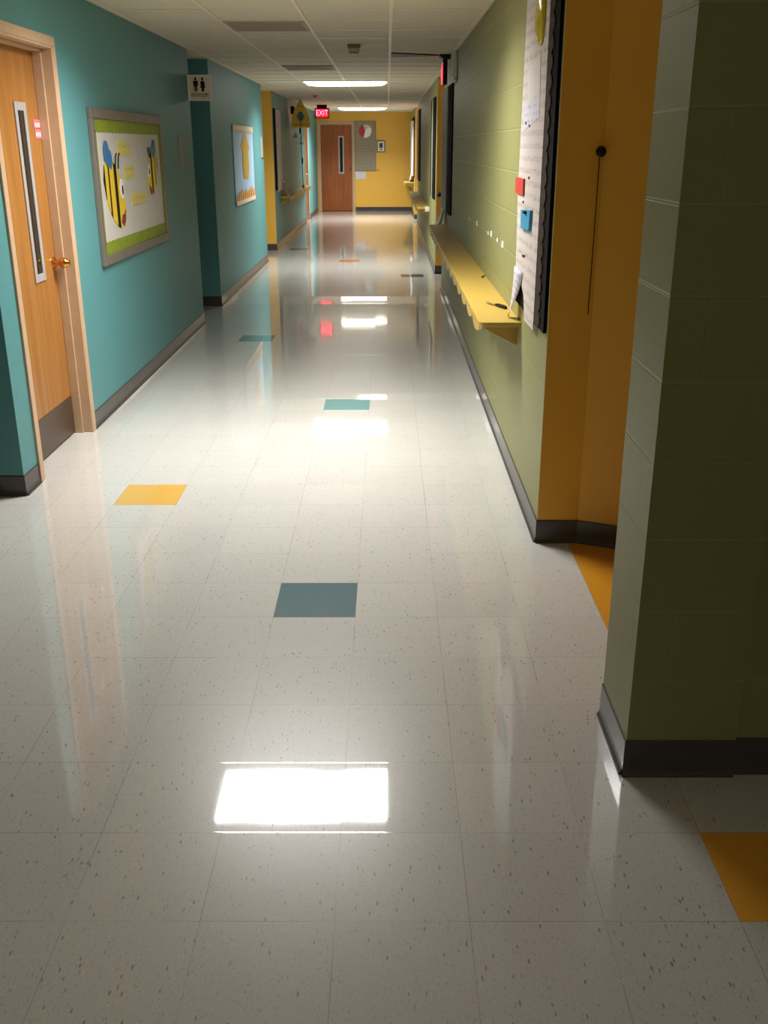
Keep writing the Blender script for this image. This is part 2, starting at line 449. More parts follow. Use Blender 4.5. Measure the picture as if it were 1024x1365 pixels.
# ------------------------------------------------------------------ doors
def door(name, label, fr, u0, u1, top, back, wood, lite, kick, knob_u, knob_v, cas=.05):
    """frame, leaf, lite with its glass, kick plate, lever; back = depth of the leaf face behind the wall face"""
    t = thing(name, fr((u0+u1)/2, 0, 0), label, 'door', kind='structure')
    m = MB()
    for a, b_ in ((u0-cas, u0), (u1, u1+cas)): m.slab(fr, a, b_, 0, top, -.006, .012)
    m.slab(fr, u0-cas, u1+cas, top, top+cas, -.006, .012)
    j = .012
    for a, b_ in ((u0, u0+j), (u1-j, u1)): m.slab(fr, a, b_, 0, top, -.17, .010)
    m.slab(fr, u0, u1, top-j, top, -.17, .010)
    # stop: a proud band half way through the reveal
    for a, b_ in ((u0+j, u0+j+.014), (u1-j-.014, u1-j)): m.slab(fr, a, b_, 0, top-j, -back-.0, -back*.48)
    m.slab(fr, u0+j, u1-j, top-j-.014, top-j, -back, -back*.48)
    m.build('door_frame', M_FRAME, t, bevel=.003)
    m = MB(); m.slab(fr, u0+j, u1-j, .012, top-j, -back-.044, -back)
    leaf = m.build('door_leaf', wood, t)
    a, b_, c, d, wd = lite
    m = MB(); o = wd
    m.slab(fr, a, a+o, c, d, -back, -back+.008); m.slab(fr, b_-o, b_, c, d, -back, -back+.008)
    m.slab(fr, a+o, b_-o, c, c+o*1.1, -back, -back+.008); m.slab(fr, a+o, b_-o, d-o*1.1, d, -back, -back+.008)
    lf = m.build('vision_panel_frame', M_LITE, t, bevel=.002)
    m = MB(); m.slab(fr, a+o, b_-o, c+o, d-o, -back-.01, -back+.002)
    m.build('glass_pane', M_GLASS, lf)
    if kick:
        m = MB(); m.slab(fr, u0+j+.016, u1-j-.016, .016, kick, -back, -back+.003)
        m.build('kick_plate', M_KICK, t, bevel=.001)
    m = MB()
    p = lambda u, v, w: fr(u, v, w-back)
    m.cyl(p(knob_u, knob_v, 0), p(knob_u, knob_v, .012), .034, .032, 24)
    m.cyl(p(knob_u, knob_v, .012), p(knob_u, knob_v, .045), .013, n=16)
    m.ball(p(knob_u, knob_v, .062), .029)
    m.cyl(p(knob_u, knob_v, .085), p(knob_u, knob_v, .094), .02, .016, 20)
    m.build('door_knob', M_BRASS, t, smooth=False)
    return t

d1 = door('door_1', 'honey wood door with narrow window in the near left teal wall', L(XL), D1A, D1B, D1T, .098, M_WOOD,
          (5.408, 5.575, .944, 1.858, .038), .235, 5.742, 1.018)
# hall pass tag stuck on the door beside the window
m = MB(); f1 = L(XL-.098)
m.slab(f1, 5.678, 5.790, 1.735, 1.778, 0, .003); m.slab(f1, 5.690, 5.782, 1.68, 1.730, 0, .003)
pt = m.build('door_sticker', M_PINK, d1); tag(pt, 'pink sticker with white letters')
m = MB()
for k in range(3):
    for q in range(2): m.slab(f1, 5.70+.028*k, 5.716+.028*k, 1.692+.048*q, 1.714+.048*q, .003, .0036)
m.build('sticker_mark', M_WHITE, pt)
d2 = door('door_2', 'far left door in a tan frame beyond the yellow shelf', L(XL3), D2A, D2B, D1T, .10, M_WOOD2, (23.95, 24.08, .94, 1.86, .03), .22, 24.17, 1.02)
d3 = door('door_3', 'brown wooden door with narrow window at the end of the corridor', E_(YE), D3A, D3B, D3T, .04, M_WOOD2,
          (-1.283, -1.137, .95, 1.885, .035), 0, -.966, 1.063)

# ------------------------------------------------------------------ ceiling things
SPREAD = math.radians(148)
W = 71
def light(Y, drop, label, watts=None):
    x0, x1 = GRX-1.195+.012, GRX-.012; y0, y1 = Y+.012, Y+.6096-.012
    t = thing('ceiling_light', ((x0+x1)/2, (y0+y1)/2, CZ), label, 'ceiling light', 'lights in the corridor ceiling')
    m = MB(); zb = CZ-.012
    m.box(x0, x1, y0, y0+.03, zb, CZ-.0005); m.box(x0, x1, y1-.03, y1, zb, CZ-.0005)
    m.box(x0, x0+.03, y0+.03, y1-.03, zb, CZ-.0005); m.box(x1-.03, x1, y0+.03, y1-.03, zb, CZ-.0005)
    m.build('light_frame', M_WHITE, t, bevel=.002)
    # a shallow dish lens
    m = MB(); n = 40; N = 12
    g = {}
    for i in range(n+1):
        for j in range(N+1):
            u, v = i/n*2-1, j/N*2-1
            z = zb+.006 - drop*math.sqrt(1-abs(u)**10)*math.sqrt(1-abs(v)**4)
            g[i, j] = m.b.verts.new((x0+.03+(x1-x0-.06)*i/n, y0+.03+(y1-y0-.06)*j/N, z))
    for i in range(n):
        for j in range(N): m.b.faces.new((g[i, j], g[i+1, j], g[i+1, j+1], g[i, j+1])).smooth = True
    m.build('light_diffuser', M_DIFF if watts > 60 else M_DIFF2, t)
    # the tubes: a prismatic lens throws most of the light downwards
    la = bpy.data.lights.new('fluorescent_tubes', 'AREA'); la.shape = 'RECTANGLE'
    la.size = x1-x0-.06; la.size_y = y1-y0-.06; la.energy = watts; la.spread = SPREAD; la.color = (1, .994, .98)
    lo = bpy.data.objects.new('fluorescent_tubes', la); COL.objects.link(lo); lo.parent = t
    lo.location = (0, 0, -.014-drop)
    return t
light(5.2, .004, 'flat fluorescent panel over the near floor, mirrored in the wax', W)
light(5.2+.6096*15, .045, 'glowing fluorescent panel nearer the viewer, in front of the exit sign', W)
light(5.2+.6096*31, .045, 'glowing fluorescent panel farther away, just before the yellow end wall', W*1.65)

light(5.2-.6096*15, .004, 'fluorescent panel in the lobby ceiling behind the viewer', W*.78)

def vent(Y, label):
    x0, x1, y0, y1 = GRX-1.195+.012, GRX-.5975-.012, Y+.012, Y+.6096-.012
    t = thing('ceiling_vent', ((x0+x1)/2, (y0+y1)/2, CZ), label, 'ceiling vent', 'return vents in the ceiling')
    m = MB(); z0, z1 = CZ-.010, CZ-.0005
    m.box(x0, x1, y0, y0+.025, z0, z1); m.box(x0, x1, y1-.025, y1, z0, z1)
    m.box(x0, x0+.025, y0+.025, y1-.025, z0, z1); m.box(x1-.025, x1, y0+.025, y1-.025, z0, z1)
    m.build('vent_frame', M_VENT, t)
    m = MB()
    for k in range(21):
        yy = y0+.03+k*(y1-y0-.06)/20
        m.box(x0+.025, x1-.025, yy-.006, yy+.006, z0+.002, z1)
    m.build('vent_grille', M_VENT, t)
    m = MB(); m.box(x0+.02, x1-.02, y0+.02, y1-.02, CZ-.0022, CZ-.0003)
    m.build('vent_backing', M_VDARK, t)
vent(5.2+.6096*4, 'grey square ceiling vent nearer the viewer')
vent(5.2+.6096*11-.20, 'grey square ceiling vent farther away, before the glowing lights')

t = thing('smoke_detector', (-.29, 9.4, CZ), 'small beige box detector hanging under the ceiling', 'smoke detector')
m = MB(); m.box(-.343, -.232, 9.34, 9.46, 2.437, CZ); m.build('detector_base', M_BEIGED, t, bevel=.006)
m = MB(); m.box(-.336, -.239, 9.335, 9.455, 2.402, 2.437); m.build('detector_body', M_BEIGE, t, bevel=.006)
m = MB(); m.box(-.328, -.247, 9.34, 9.45, 2.392, 2.402); m.build('detector_sensor', M_BEIGED, t, bevel=.004)

t = thing('glow_disc', (-1.25, 18.46, CZ), 'small pinkish red disc added for a red glow on the ceiling before the left exit sign', 'glow disc')  # added disc and dome, coloured to stand in for a red ceiling glow
m = MB(); m.cyl((-1.25, 18.46, CZ), (-1.25, 18.46, CZ-.012), .062, .058, 24); m.build('glow_disc_base', M_PINKR, t)
m = MB(); m.ball((-1.25, 18.46, CZ-.014), (.036, .036, .028)); m.build('glow_disc_dome', M_PINKR, t)

# exit sign facing the viewer, hanging from the ceiling
YX = 22.6
t = thing('exit_sign', (-1.375, YX, CZ), 'red lit exit sign facing the viewer near the end door', 'exit sign')
fx = E_(YX)
x0, x1, zb, zt = -1.545, -1.235, 2.195, 2.40
m = MB(); m.slab(fx, -1.50, -1.285, 2.402, CZ, -.05, .02); m.build('canopy', M_BLACK, t, bevel=.004)
m = MB()
m.slab(fx, x0, x1, zb, zt, -.05, 0)
for a, b_, c, d in ((x0, x1, zb, zb+.022), (x0, x1, zt-.022, zt), (x0, x0+.024, zb+.022, zt-.022), (x1-.024, x1, zb+.022, zt-.022)): m.slab(fx, a, b_, c, d, 0, .012)
m.build('housing', M_BLACK, t, bevel=.002)
m = MB(); m.slab(fx, x0+.024, x1-.024, zb+.022, zt-.022, 0, .004); m.build('lit_face', M_EXITR, t)
xc, zc = (x0+x1)/2, (zb+zt)/2
lettering('lettering', 'EXIT', .155, M_EXITL, t, lambda u, v, w: (xc+u, YX-.006-abs(w), zc+v), .002, .82)

# exit sign seen edge on beside the long green wall
Yb = 10.4
t = thing('exit_sign', (.565, Yb, CZ), 'exit sign seen edge-on at the top of the long green wall', 'exit sign')
m = MB()
m.poly(E_(Yb+.06), [(.505, CZ), (.655, CZ), (.64, 2.44), (.60, 2.425), (.55, 2.425), (.515, 2.44)], -.10, .10)
m.build('canopy', M_BLACK, t, bevel=.004)
m = MB(); m.box(.545, .587, Yb, Yb+.22, 2.20, 2.43); m.build('housing', M_BLACK, t, bevel=.003)
m = MB(); m.box(.537, .545, Yb+.012, Yb+.208, 2.205, 2.395); m.build('lit_face', emit('exit_dim_red', (255, 70, 90), .6), t)
lettering('lettering', 'EXIT', .12, emit('exit_dim_letters', (255, 120, 140), .8), t, lambda u, v, w: (.5365-abs(w)*.5, Yb+.11-u, 2.30+v), .002, .8)

m = MB(); m.poly(fr_world(), [(.040, 10.16), (.040, 10.60), (.50, 10.48), (.50, 10.40)], CZ-.010, CZ-.0005)  # thin black wedge laid just under the ceiling
tag(m.build('black_wedge', M_BLACK), 'black tapering strip on the ceiling running to the edge-on exit sign', 'black wedge')

t = thing('sheen_box', (.64, 10.14, 2.21), 'pale grey box added for a sheen high on the green wall beside the edge-on exit sign', 'sheen box')  # added box, its pale colour stands in for a sheen on the block wall
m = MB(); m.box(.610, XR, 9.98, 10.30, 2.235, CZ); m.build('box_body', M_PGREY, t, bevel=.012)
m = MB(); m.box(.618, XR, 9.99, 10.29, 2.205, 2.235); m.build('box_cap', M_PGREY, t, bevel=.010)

# ------------------------------------------------------------------ left wall things
fl = L(XL)
# restroom sign sticking out of the wall
YS = 9.70
t = thing('restroom_sign', (XL, YS, 2.03), 'white square restroom sign sticking out from the teal wall', 'sign')
fs_ = E_(YS)
a, b_, c, d = XL, XL+.212, 2.030, 2.246
m = MB(); m.slab(fs_, a, b_, c, d, -.010, 0); m.build('sign_panel', M_CREAM, t, bevel=.002)
m = MB()
for q in ((a, b_, c, c+.007), (a, b_, d-.007, d), (a, a+.007, c+.007, d-.007), (b_-.007, b_, c+.007, d-.007)): m.slab(fs_, *q, 0, .004)
m.build('sign_rim', M_WHITE, t)
def picto(cx, woman):
    m = MB(); w0, w1 = 0, .002
    m.ell(fs_, cx, 2.213, .0105, .0125, w0, w1)
    if woman: pts = [(-.012, 2.197), (.012, 2.197), (.025, 2.168), (.020, 2.165), (.012, 2.178), (.024, 2.138), (.012, 2.138), (.011, 2.108), (-.011, 2.108), (-.012, 2.138), (-.024, 2.138), (-.012, 2.178), (-.020, 2.165), (-.025, 2.168)]
    else: pts = [(-.021, 2.198), (.021, 2.198), (.022, 2.152), (.015, 2.152), (.013, 2.182), (.013, 2.108), (.002, 2.108), (.001, 2.150), (-.001, 2.150), (-.002, 2.108), (-.013, 2.108), (-.013, 2.182), (-.015, 2.152), (-.022, 2.152)]
    m.poly(fs_, [(cx+u, v) for u, v in pts[::-1]], w0, w1)
    return m.build('woman_pictogram' if woman else 'man_pictogram', M_BLACK, t)
picto(a+.072, False); picto(a+.135, True)
lettering('lettering', 'RESTROOM', .044, M_BLACK, t, lambda u, v, w: ((a+b_)/2-.003+u, YS-.001-abs(w), 2.076+v), .001, .68)

# bee notice board
t = thing('bulletin_board', (XL, 7.32, .92), 'framed notice board with two paper bees and a lime border', 'notice board')
u0, u1, v0, v1 = 6.365, 8.345, .925, 1.862
m = MB(); k = .058
m.slab(fl, u0, u1, v0, v0+k, 0, .028); m.slab(fl, u0, u1, v1-k, v1, 0, .028)
m.slab(fl, u0, u0+k, v0+k, v1-k, 0, .028); m.slab(fl, u1-k, u1, v0+k, v1-k, 0, .028)
m.build('board_frame', M_GREYF, t, bevel=.004)
m = MB(); m.slab(fl, u0+k, u1-k, v0+k, v1-k, 0, .012)
m.build('backing_paper', plain('greyish_white_paper', (196, 190, 182), .6, var=.05, scale=6), t)
m = MB()
def scal(fr, ua, ub, va, vb, w, n, inner):
    """border strip with a wavy inner edge"""
    pts = [(ua, va), (ub, va)]
    for i in range(n*4+1):
        q = i/(n*4); pts.append((ub+(ua-ub)*q, vb+inner*abs(sin(pi*q*n))))
    m.poly(fr, pts, w, w+.002)
scal(fl, u0+k, u1-k, v1-k, v1-k-.075, .012, 22, -.008)
scal(fl, u0+k, u1-k, v0+k, v0+k+.075, .012, 22, .008)
m.slab(fl, u0+k, u0+k+.060, v0+k+.07, v1-k-.07, .012, .014); m.slab(fl, u1-k-.060, u1-k, v0+k+.07, v1-k-.07, .012, .014)
m.build('board_border', M_LIME, t)
def bee(cu, cv, s, flip):
    """paper bee: banded body, face with an eye, wing, feelers"""
    p = lambda u, v, w: fl(cu+(-u if flip else u)*s, cv+v*s, .013+w)
    m = MB(); n = 14; ru, rv = .27, .215
    lean = .10
    bands = [1, 0, 0, 1, 0, 0, 0, 1, 1, 0, 0, 0, 0, 0]
    for i in range(n):
        ua, ub = -ru+2*ru*i/n, -ru+2*ru*(i+1)/n
        h = lambda u: rv*math.sqrt(max(0.0, 1-(u/ru)**2))+.004
        o = lambda u: -lean*(u/ru)
        m.poly(p, [(ua, -h(ua)*1.0+o(ua)), (ub, -h(ub)+o(ub)), (ub, h(ub)+o(ub)), (ua, h(ua)+o(ua))], 0, .004, bands[i])
    body = m.build('bee_cutout', [M_YELC, M_BLACK], t)
    tag(body, 'yellow and black paper bee' + (' facing left' if flip else ' facing right'))
    m = MB(); m.ell(p, -.15, .275, .07, .085, .004, .007); m.ell(p, -.07, .235, .05, .065, .004, .0068, n=20)
    m.build('wing', M_BBLUE, body)
    m = MB(); m.ell(p, .185, .03, .055, .07, .004, .007); m.build('eye', M_WHITE, body)
    m = MB(); m.ell(p, .195, .02, .02, .035, .007, .009, n=14); m.build('pupil', M_BLACK, body)
    m = MB(); m.poly(p, [(.10, -.20), (.16, -.235), (.22, -.19), (.235, -.12), (.19, -.15), (.14, -.15)], .004, .007); m.build('mouth', plain('brownish_red_card', (130, 50, 40), .6), body)
    m = MB()
    for du in (.05, .13): m.tube([p(du, .17, .006), p(du+.03, .25, .006), p(du+.06, .275, .006)], .004)
    m.build('feeler', M_BLACK, body)
bee(6.80, 1.345, .92, False)
bee(7.935, 1.45, .66, True)
m_word = m_print('yellow_word_card', (206, 190, 108), (196, 172, 70), .05, .35, .6)
for ua, ub, va, vb in ((6.96, 7.30, 1.58, 1.672), (7.10, 7.36, 1.425, 1.517), (7.23, 7.65, 1.25, 1.328)):
    m = MB(); m.slab(fl, ua, ub, va, vb, .012, .015); m.build('word_card', m_word, t)

# sheet of paper beside the restroom recess
m = MB()
for i in range(3): m.slab(fl, 9.07, 9.27, 1.455+i*.092, 1.455+i*.092+.089, 0, .002+.0006*i)
tag(m.build('notice_sheet', m_print('faded_notice_paper', (150, 150, 132), (100, 104, 92), .02, 1, .5)), 'pale notice sheet on the teal wall beside the dark recess', 'notice')

# poster on the second teal wall
t = thing('poster', (XL, 13.15, .93), 'light blue poster with tall honey-yellow shape on teal wall', 'poster')
u0, u1, v0, v1 = 12.25, 14.02, .965, 1.876
m = MB(); m.slab(fl, u0, u1, v0+.03, v1, .0015, .012); m.build('poster_sheet', M_PALE_BLUE, t)
m = MB(); pts = [(u0-.01, v1), (u1+.01, v1)]
for i in range(41): pts.append((u1+.01-(u1-u0+.02)*i/40, v1-.085+.014*abs(sin(pi*i/40*10))))
m.poly(fl, pts[::-1], .012, .020)
m.build('header_strip', M_CREAM, t)
m = MB()
m.slab(fl, u0+.1, u1-.1, v1-.075, v1-.040, .020, .021)
m.build('header_print', m_print('header_lettering', (214, 194, 166), (110, 80, 50), .05, .5, .7), t)
m = MB(); m.poly(fl, [(13.02, 1.26), (13.40, 1.245), (13.52, 1.40), (13.47, 1.55), (13.62, 1.64), (13.50, 1.66), (13.42, 1.75), (13.20, 1.785), (13.02, 1.74), (12.97, 1.67), (12.82, 1.665), (12.95, 1.58), (12.93, 1.40)], .012, .018)
m.build('honey_yellow_cutout', plain('honey_yellow_card', (208, 166, 40), .55), t)
m = MB(); m.slab(fl, u0, u1, v0, v0+.05, .012, .020)
m.build('footer_strip', M_CREAM, t)
m = MB()
for i in range(9):
    ua = u0+.05+i*.19; h = .06+.045*((i*37) % 5)/4
    m.poly(fl, [(ua, v0+.05), (ua+.15, v0+.05), (ua+.15, v0+.05+h), (ua+.075, v0+.08+h), (ua, v0+.05+h)], .012, .019)
m.build('paper_fence', M_ORANGE, t)

t = thing('notice_sheet', (XL, 15.05, 1.47), 'narrow pale sheet by the yellow wall end, past the blue poster', 'notice')
m = MB(); m.slab(fl, 14.93, 15.15, 1.49, 1.765, 0, .006); m.build('sheet', plain('grey_green_paper', (150, 156, 140), .7), t)
m = MB(); m.cyl(fl(15.10, 1.475, 0), fl(15.10, 1.475, .014), .012); m.build('push_pin', M_BLACK, t)

# far left wall: papers, shelf and what stands on it
f3 = L(XL3)
def paper_board(name, label, fr, dark, u0, u1, v0, v1, near=.17, scallops=22, paper=M_PRINT):
    """black notice board hidden under sheets of paper, scalloped card along its near edge"""
    t = thing(name, fr((u0+u1)/2, v0, 0), label, 'notice board')
    m = MB(); m.slab(fr, u0, u1, v0+.03, v1, .0015, .014); m.build('board_panel', M_DARK, t)
    m = MB(); pts = [(u0+near*1.1, v0+.03), (u0+near*1.1, v1)]
    n = scallops
    for i in range(n*6+1):
        q = i/(n*6); pts.append((u0+near*.62-near*.22*abs(sin(pi*q*n)), v1+(v0+.03-v1)*q))
    m.poly(fr, pts, .014, .020); m.build('scalloped_border', dark, t)
    return t
t = paper_board('bulletin_board', 'notice board of white sheets above the far left shelf', f3, M_DARK, 17.08, 18.15, .92, 2.215, .2)
m = MB(); m.slab(f3, 17.28, 18.14, .925, 2.21, .014, .018); m.build('paper_sheet', M_PRINT, t)

def shelf(label, fr, u0, u1, z, depth, sk=.075, pitch=.42):
    """yellow ledge: board with rounded corners, scalloped skirt under the front, brackets"""
    t = thing('shelf', fr((u0+u1)/2, z, 0), label, 'shelf', 'yellow scalloped shelves along the corridor')
    m = MB(); r = .045
    pts = [(0, 0)]
    for k in range(7): pts.append((r-r*cos(k/6*pi/2), depth-r+r*sin(k/6*pi/2)))
    pts = [(u0, 0)]+[(u0+r-r*cos(k/6*pi/2), depth-r+r*sin(k/6*pi/2)) for k in range(7)]
    pts += [(u1-r+r*sin(k/6*pi/2), depth-r+r*cos(k/6*pi/2)) for k in range(7)]+[(u1, 0)]
    m.poly(lambda a, b_, c: fr(a, c, b_), pts, z-.022, z)
    m.build('shelf_board', M_SHELF, t, bevel=.003)
    m = MB()
    n = max(2, round((u1-u0-.3)/pitch)); a, b_ = u0+.17, u1-.08
    pts = [(a, z-.022), (b_, z-.022)]
    for i in range(n*10+1):
        q = 1-i/(n*10); pts.append((a+(b_-a)*q, z-.022-.022-(sk-.022)*abs(sin(pi*q*n))**.7))
    m.poly(fr, pts[::-1], depth-.030, depth-.014)
    m.build('scalloped_skirt', M_SHELF, t)
    k = max(2, int((u1-u0)/1.6)+1)
    for i in range(k):
        uc = u0+.15+(u1-u0-.3)*i/(k-1)
        m = MB(); m.poly(lambda q, v, w: fr(uc+w, v, q), [(0, z-.022), (depth-.032, z-.022), (depth-.032, z-.05), (depth*.55, z-.085), (.012, z-.135), (0, z-.135)], -.009, .009)
        m.build('bracket', M_SHELF, t, bevel=.002)
    return t
shelf('yellow scalloped shelf on the far left teal wall', f3, 17.85, 23.15, .815, .16)

t = thing('picture_frame', (XL3+.07, 18.3, .815), 'dark picture frame leaning on the far left shelf', 'picture frame')
def lean(u, v, w): return (XL3+.012+.085*(1-v/.25)+w, u, .8165+v)
m = MB(); m.slab(lean, 18.05, 18.32, 0, .245, 0, .010); m.build('frame_back', M_DARK, t)
m = MB()
for q in ((18.05, 18.32, 0, .02), (18.05, 18.32, .225, .245), (18.05, 18.07, .02, .225), (18.30, 18.32, .02, .225)): m.slab(lean, *q, .010, .018)
m.build('frame_moulding', M_CREAM, t)

# hanging beehive decoration with its danglers
YH = 20.0
t = thing('beehive_decoration', (-1.635, YH, CZ), 'yellow paper beehive hanging from the ceiling over the left shelf', 'hanging decoration')
fh = E_(YH)
hx = -1.634
hv_h = [(-.178, 1.990), (-.172, 1.968), (.168, 1.968), (.178, 1.990), (.176, 2.05), (.165, 2.13), (.146, 2.205), (.120, 2.27), (.090, 2.325), (.062, 2.362), (.048, 2.395), (.038, 2.425), (.016, 2.440), (-.016, 2.440), (-.038, 2.425), (-.048, 2.395), (-.062, 2.362), (-.090, 2.325), (-.120, 2.27), (-.146, 2.205), (-.165, 2.13), (-.176, 2.05)]
m = MB(); m.poly(fh, [(hx+u, v) for u, v in hv_h], 0, .030); hv = m.build('hive_body', plain('hive_yellow', (246, 194, 58), .55, var=.08), t, bevel=.008)
for z_, hw in ((2.020, .165), (2.345, .066)):
    m = MB(); m.slab(fh, hx-hw, hx+hw, z_-.010, z_+.010, .030, .038); m.build('hive_band', M_ORANGE, hv)
m = MB()
for k in range(6):
    an = k*pi/3; m.ell(fh, hx+.045*cos(an), 2.165+.05*sin(an), .032, .036, .030, .036, n=14)
m.build('flower', plain('grey_blue_card', (112, 150, 140), .6), hv)
m = MB(); m.slab(fh, hx-.006, hx+.006, 1.99, 2.25, .036, .040); m.build('flower_stem', M_DARK, hv)
m = MB(); m.tube([(hx, YH-.015, 2.435), (hx, YH-.015, CZ)], .004); m.build('hanging_cord', M_BROWN, t)
m = MB(); m.tube([(hx-.012, YH-.015, 1.97), (hx, YH-.015, 1.40), (hx+.01, YH-.015, .93)], .006); m.build('dangling_ribbon', M_BROWN, t)
m = MB(); m.slab(fh, hx-.035, hx-.005, 1.86, 1.965, .005, .020); m.build('dark_tag', M_BLACK, t)
m = MB(); m.slab(fh, hx-.008, hx+.022, 1.32, 1.43, .018, .030); m.build('dark_tag', M_BLACK, t)
for bx, bz, s in ((-1.735, 1.80, 1.0), (-1.632, 1.685, .7)):
    m = MB(); m.cyl((bx, YH-.02, bz), (bx, YH-.02, bz+.085*s), .055*s, .012*s, 20); bell = m.build('paper_bell', M_WHITE, t)
    m = MB(); m.cyl((bx, YH-.02, bz-.014*s), (bx, YH-.02, bz), .050*s, .056*s, 20); m.build('bell_rim', M_ORANGE, bell)
    m = MB(); m.tube([(bx, YH-.02, bz+.085*s), (bx, YH-.02, 1.975)], .0025); m.build('bell_string', M_BROWN, bell)
m = MB(); m.ball((hx+.012, YH-.015, .905), (.03, .03, .035)); m.build('ribbon_end', M_PINK, t)

t = thing('speaker_box', (XL3, 20.6, 2.23), 'small dark box high on the teal wall beside the paper beehive', 'wall box')
m = MB(); m.slab(f3, 20.35, 20.60, 2.22, 2.36, 0, .05); m.build('box_body', M_BLACK, t, bevel=.005)
m = MB(); m.slab(f3, 20.38, 20.57, 2.24, 2.34, .05, .054); m.build('box_front', M_DARK, t)

# ------------------------------------------------------------------ right wall things
fR = R(XR)
s1 = shelf('nearest yellow scalloped shelf, on the long green wall', fR, 4.80, 11.15, .832, .205)
s2 = shelf('middle yellow scalloped shelf on the right, hung with a white paper', fR, 15.85, 21.6, .745, .19)
s3 = shelf('farthest yellow scalloped shelf on the right, by the end wall', fR, 25.1, 27.3, .812, .24)

# putty knife on the near shelf
t = thing('putty_knife', (.59, 5.30, .832), 'small knife with black handle lying on the nearest yellow shelf', 'knife')
z0 = .8325
m = MB(); p0, p1 = Vector((.582, 5.318, z0+.009)), Vector((.626, 5.205, z0+.009))
m.cyl(p0, p0+(p1-p0)*.3, .0055, .010, 14); m.cyl(p0+(p1-p0)*.3, p0+(p1-p0)*.85, .010, .0105, 14); m.cyl(p0+(p1-p0)*.85, p1, .0105, .006, 14)
m.build('handle', M_BLACK, t, smooth=True)
m = MB(); d = (p1-p0).normalized(); e = Vector((-d.y, d.x, 0))
q0 = p0-d*.10
pts = [p0+e*.006, q0+e*.012, q0-d*.012+e*.002, q0-e*.010, p0-e*.006]
m.poly(fr_world(), [(q.x, q.y) for q in pts], z0+.006, z0+.008)
m.build('blade', M_CLEAR, t)
t = thing('pencil_stub', (.62, 6.55, .832), 'tiny brown stub at the back of the nearest yellow shelf', 'pencil stub')
m = MB(); m.cyl((.640, 6.60, .8375), (.618, 6.52, .8375), .005, n=6); m.build('stub_shaft', M_BEIGED, t)
m = MB(); m.cyl((.618, 6.52, .8375), (.614, 6.505, .8375), .005, .001, n=6); m.build('stub_tip', M_BLACK, t)

# bits of tape left on the green wall
for i, (u, v) in enumerate(((8.128, 1.092), (7.433, 1.107), (6.579, 1.108), (6.386, 1.119), (6.024, 1.114), (5.739, 1.114))):
    m = MB(); w_ = .05+.03*(i % 2); h_ = .014+.008*((i*3) % 2)
    m.poly(fR, [(u-w_/2, v-h_/2), (u+w_/2, v-h_), (u+w_/2+.01, v+h_*.6), (u-w_*.3, v+h_)], 0, .0015)
    lab = ['torn white tape scrap farthest along the green wall', 'torn white tape scrap second from the far end of the row',
           'torn white tape scrap third from the far end of the row', 'torn white tape scrap third from the near end of the row',
           'torn white tape scrap second from the near end of the row', 'torn white tape scrap nearest the notice board of papers'][i]
    tag(m.build('tape_scrap', M_WHITE), lab, 'tape', 'tape scraps on the long green wall')

# near notice board with papers
t = paper_board('bulletin_board', 'nearest notice board of white sheets at the corner of the long green wall', fR, M_BROWN, 4.035, 4.99, .885, 2.33, .22, 20)
m = MB(); pts = [(4.27, .885), (4.55, .885), (4.62, .99), (4.70, 1.02), (4.93, .99), (4.985, 1.45), (4.95, 2.0), (4.93, 2.26), (4.24, 2.26), (4.25, 1.5)]
m.poly(fR, pts, .020, .0225); m.build('paper_sheet', M_PRINT, t)
m = MB(); m.poly(fR, [(4.40, 1.86), (4.78, 1.80), (4.80, 1.95), (4.42, 2.00)], .0225, .0245); m.build('paper_sheet', M_PAPER, t)
m = MB(); m.poly(fR, [(4.38, 1.75), (4.86, 1.70), (4.88, 1.83), (4.40, 1.87)], .0225, .024); m.build('paper_sheet', M_PRINT2, t)
# sheet curling away at the bottom
m = MB(); n = 10
A, B = [], []
for i in range(n+1):
    q = i/n; v = 1.085-.235*q; w = .024+.022*q*q
    A.append(m.b.verts.new(fR(4.66+.26*q**1.4, v, w+.008*q))); B.append(m.b.verts.new(fR(4.985-.02*q, v-.02*q, w)))
for i in range(n): m.b.faces.new((A[i], A[i+1], B[i+1], B[i]))
o = m.build('curling_sheet', M_PRINT2, t, smooth=True); md = o.modifiers.new('thick', 'SOLIDIFY'); md.thickness = .0012
m = MB(); m.slab(fR, 4.735, 5.02, 1.425, 1.497, .0225, .032); o = m.build('note_card', M_REDC, t); tag(o, 'red note card')
m = MB(); m.poly(fR, [(4.46, 1.29), (4.725, 1.28), (4.745, 1.362), (4.44, 1.376)], .0225, .036); o = m.build('note_card', M_BLUEC, t); tag(o, 'blue note card')
m = MB(); m.slab(fR, 4.54, 4.60, 1.355, 1.366, .036, .046); m.build('clip', M_BLACK, o)
m = MB(); m.ball(fR(4.42, 2.135, .03), (.022, .085, .115)); o = m.build('oval_ornament', plain('glossy_yellow_plastic', (206, 186, 40), .12), t); tag(o, 'glossy yellow oval')
for u, v in ((4.78, 1.735), (4.66, 1.722), (4.60, 1.505), (4.75, 1.395), (4.68, 1.16), (4.63, 1.163)):
    m = MB(); m.cyl(fR(u, v, .022), fR(u, v, .028), .006, n=12); m.build('push_pin', plain('dark_red_pin', (90, 30, 40), .4), t)

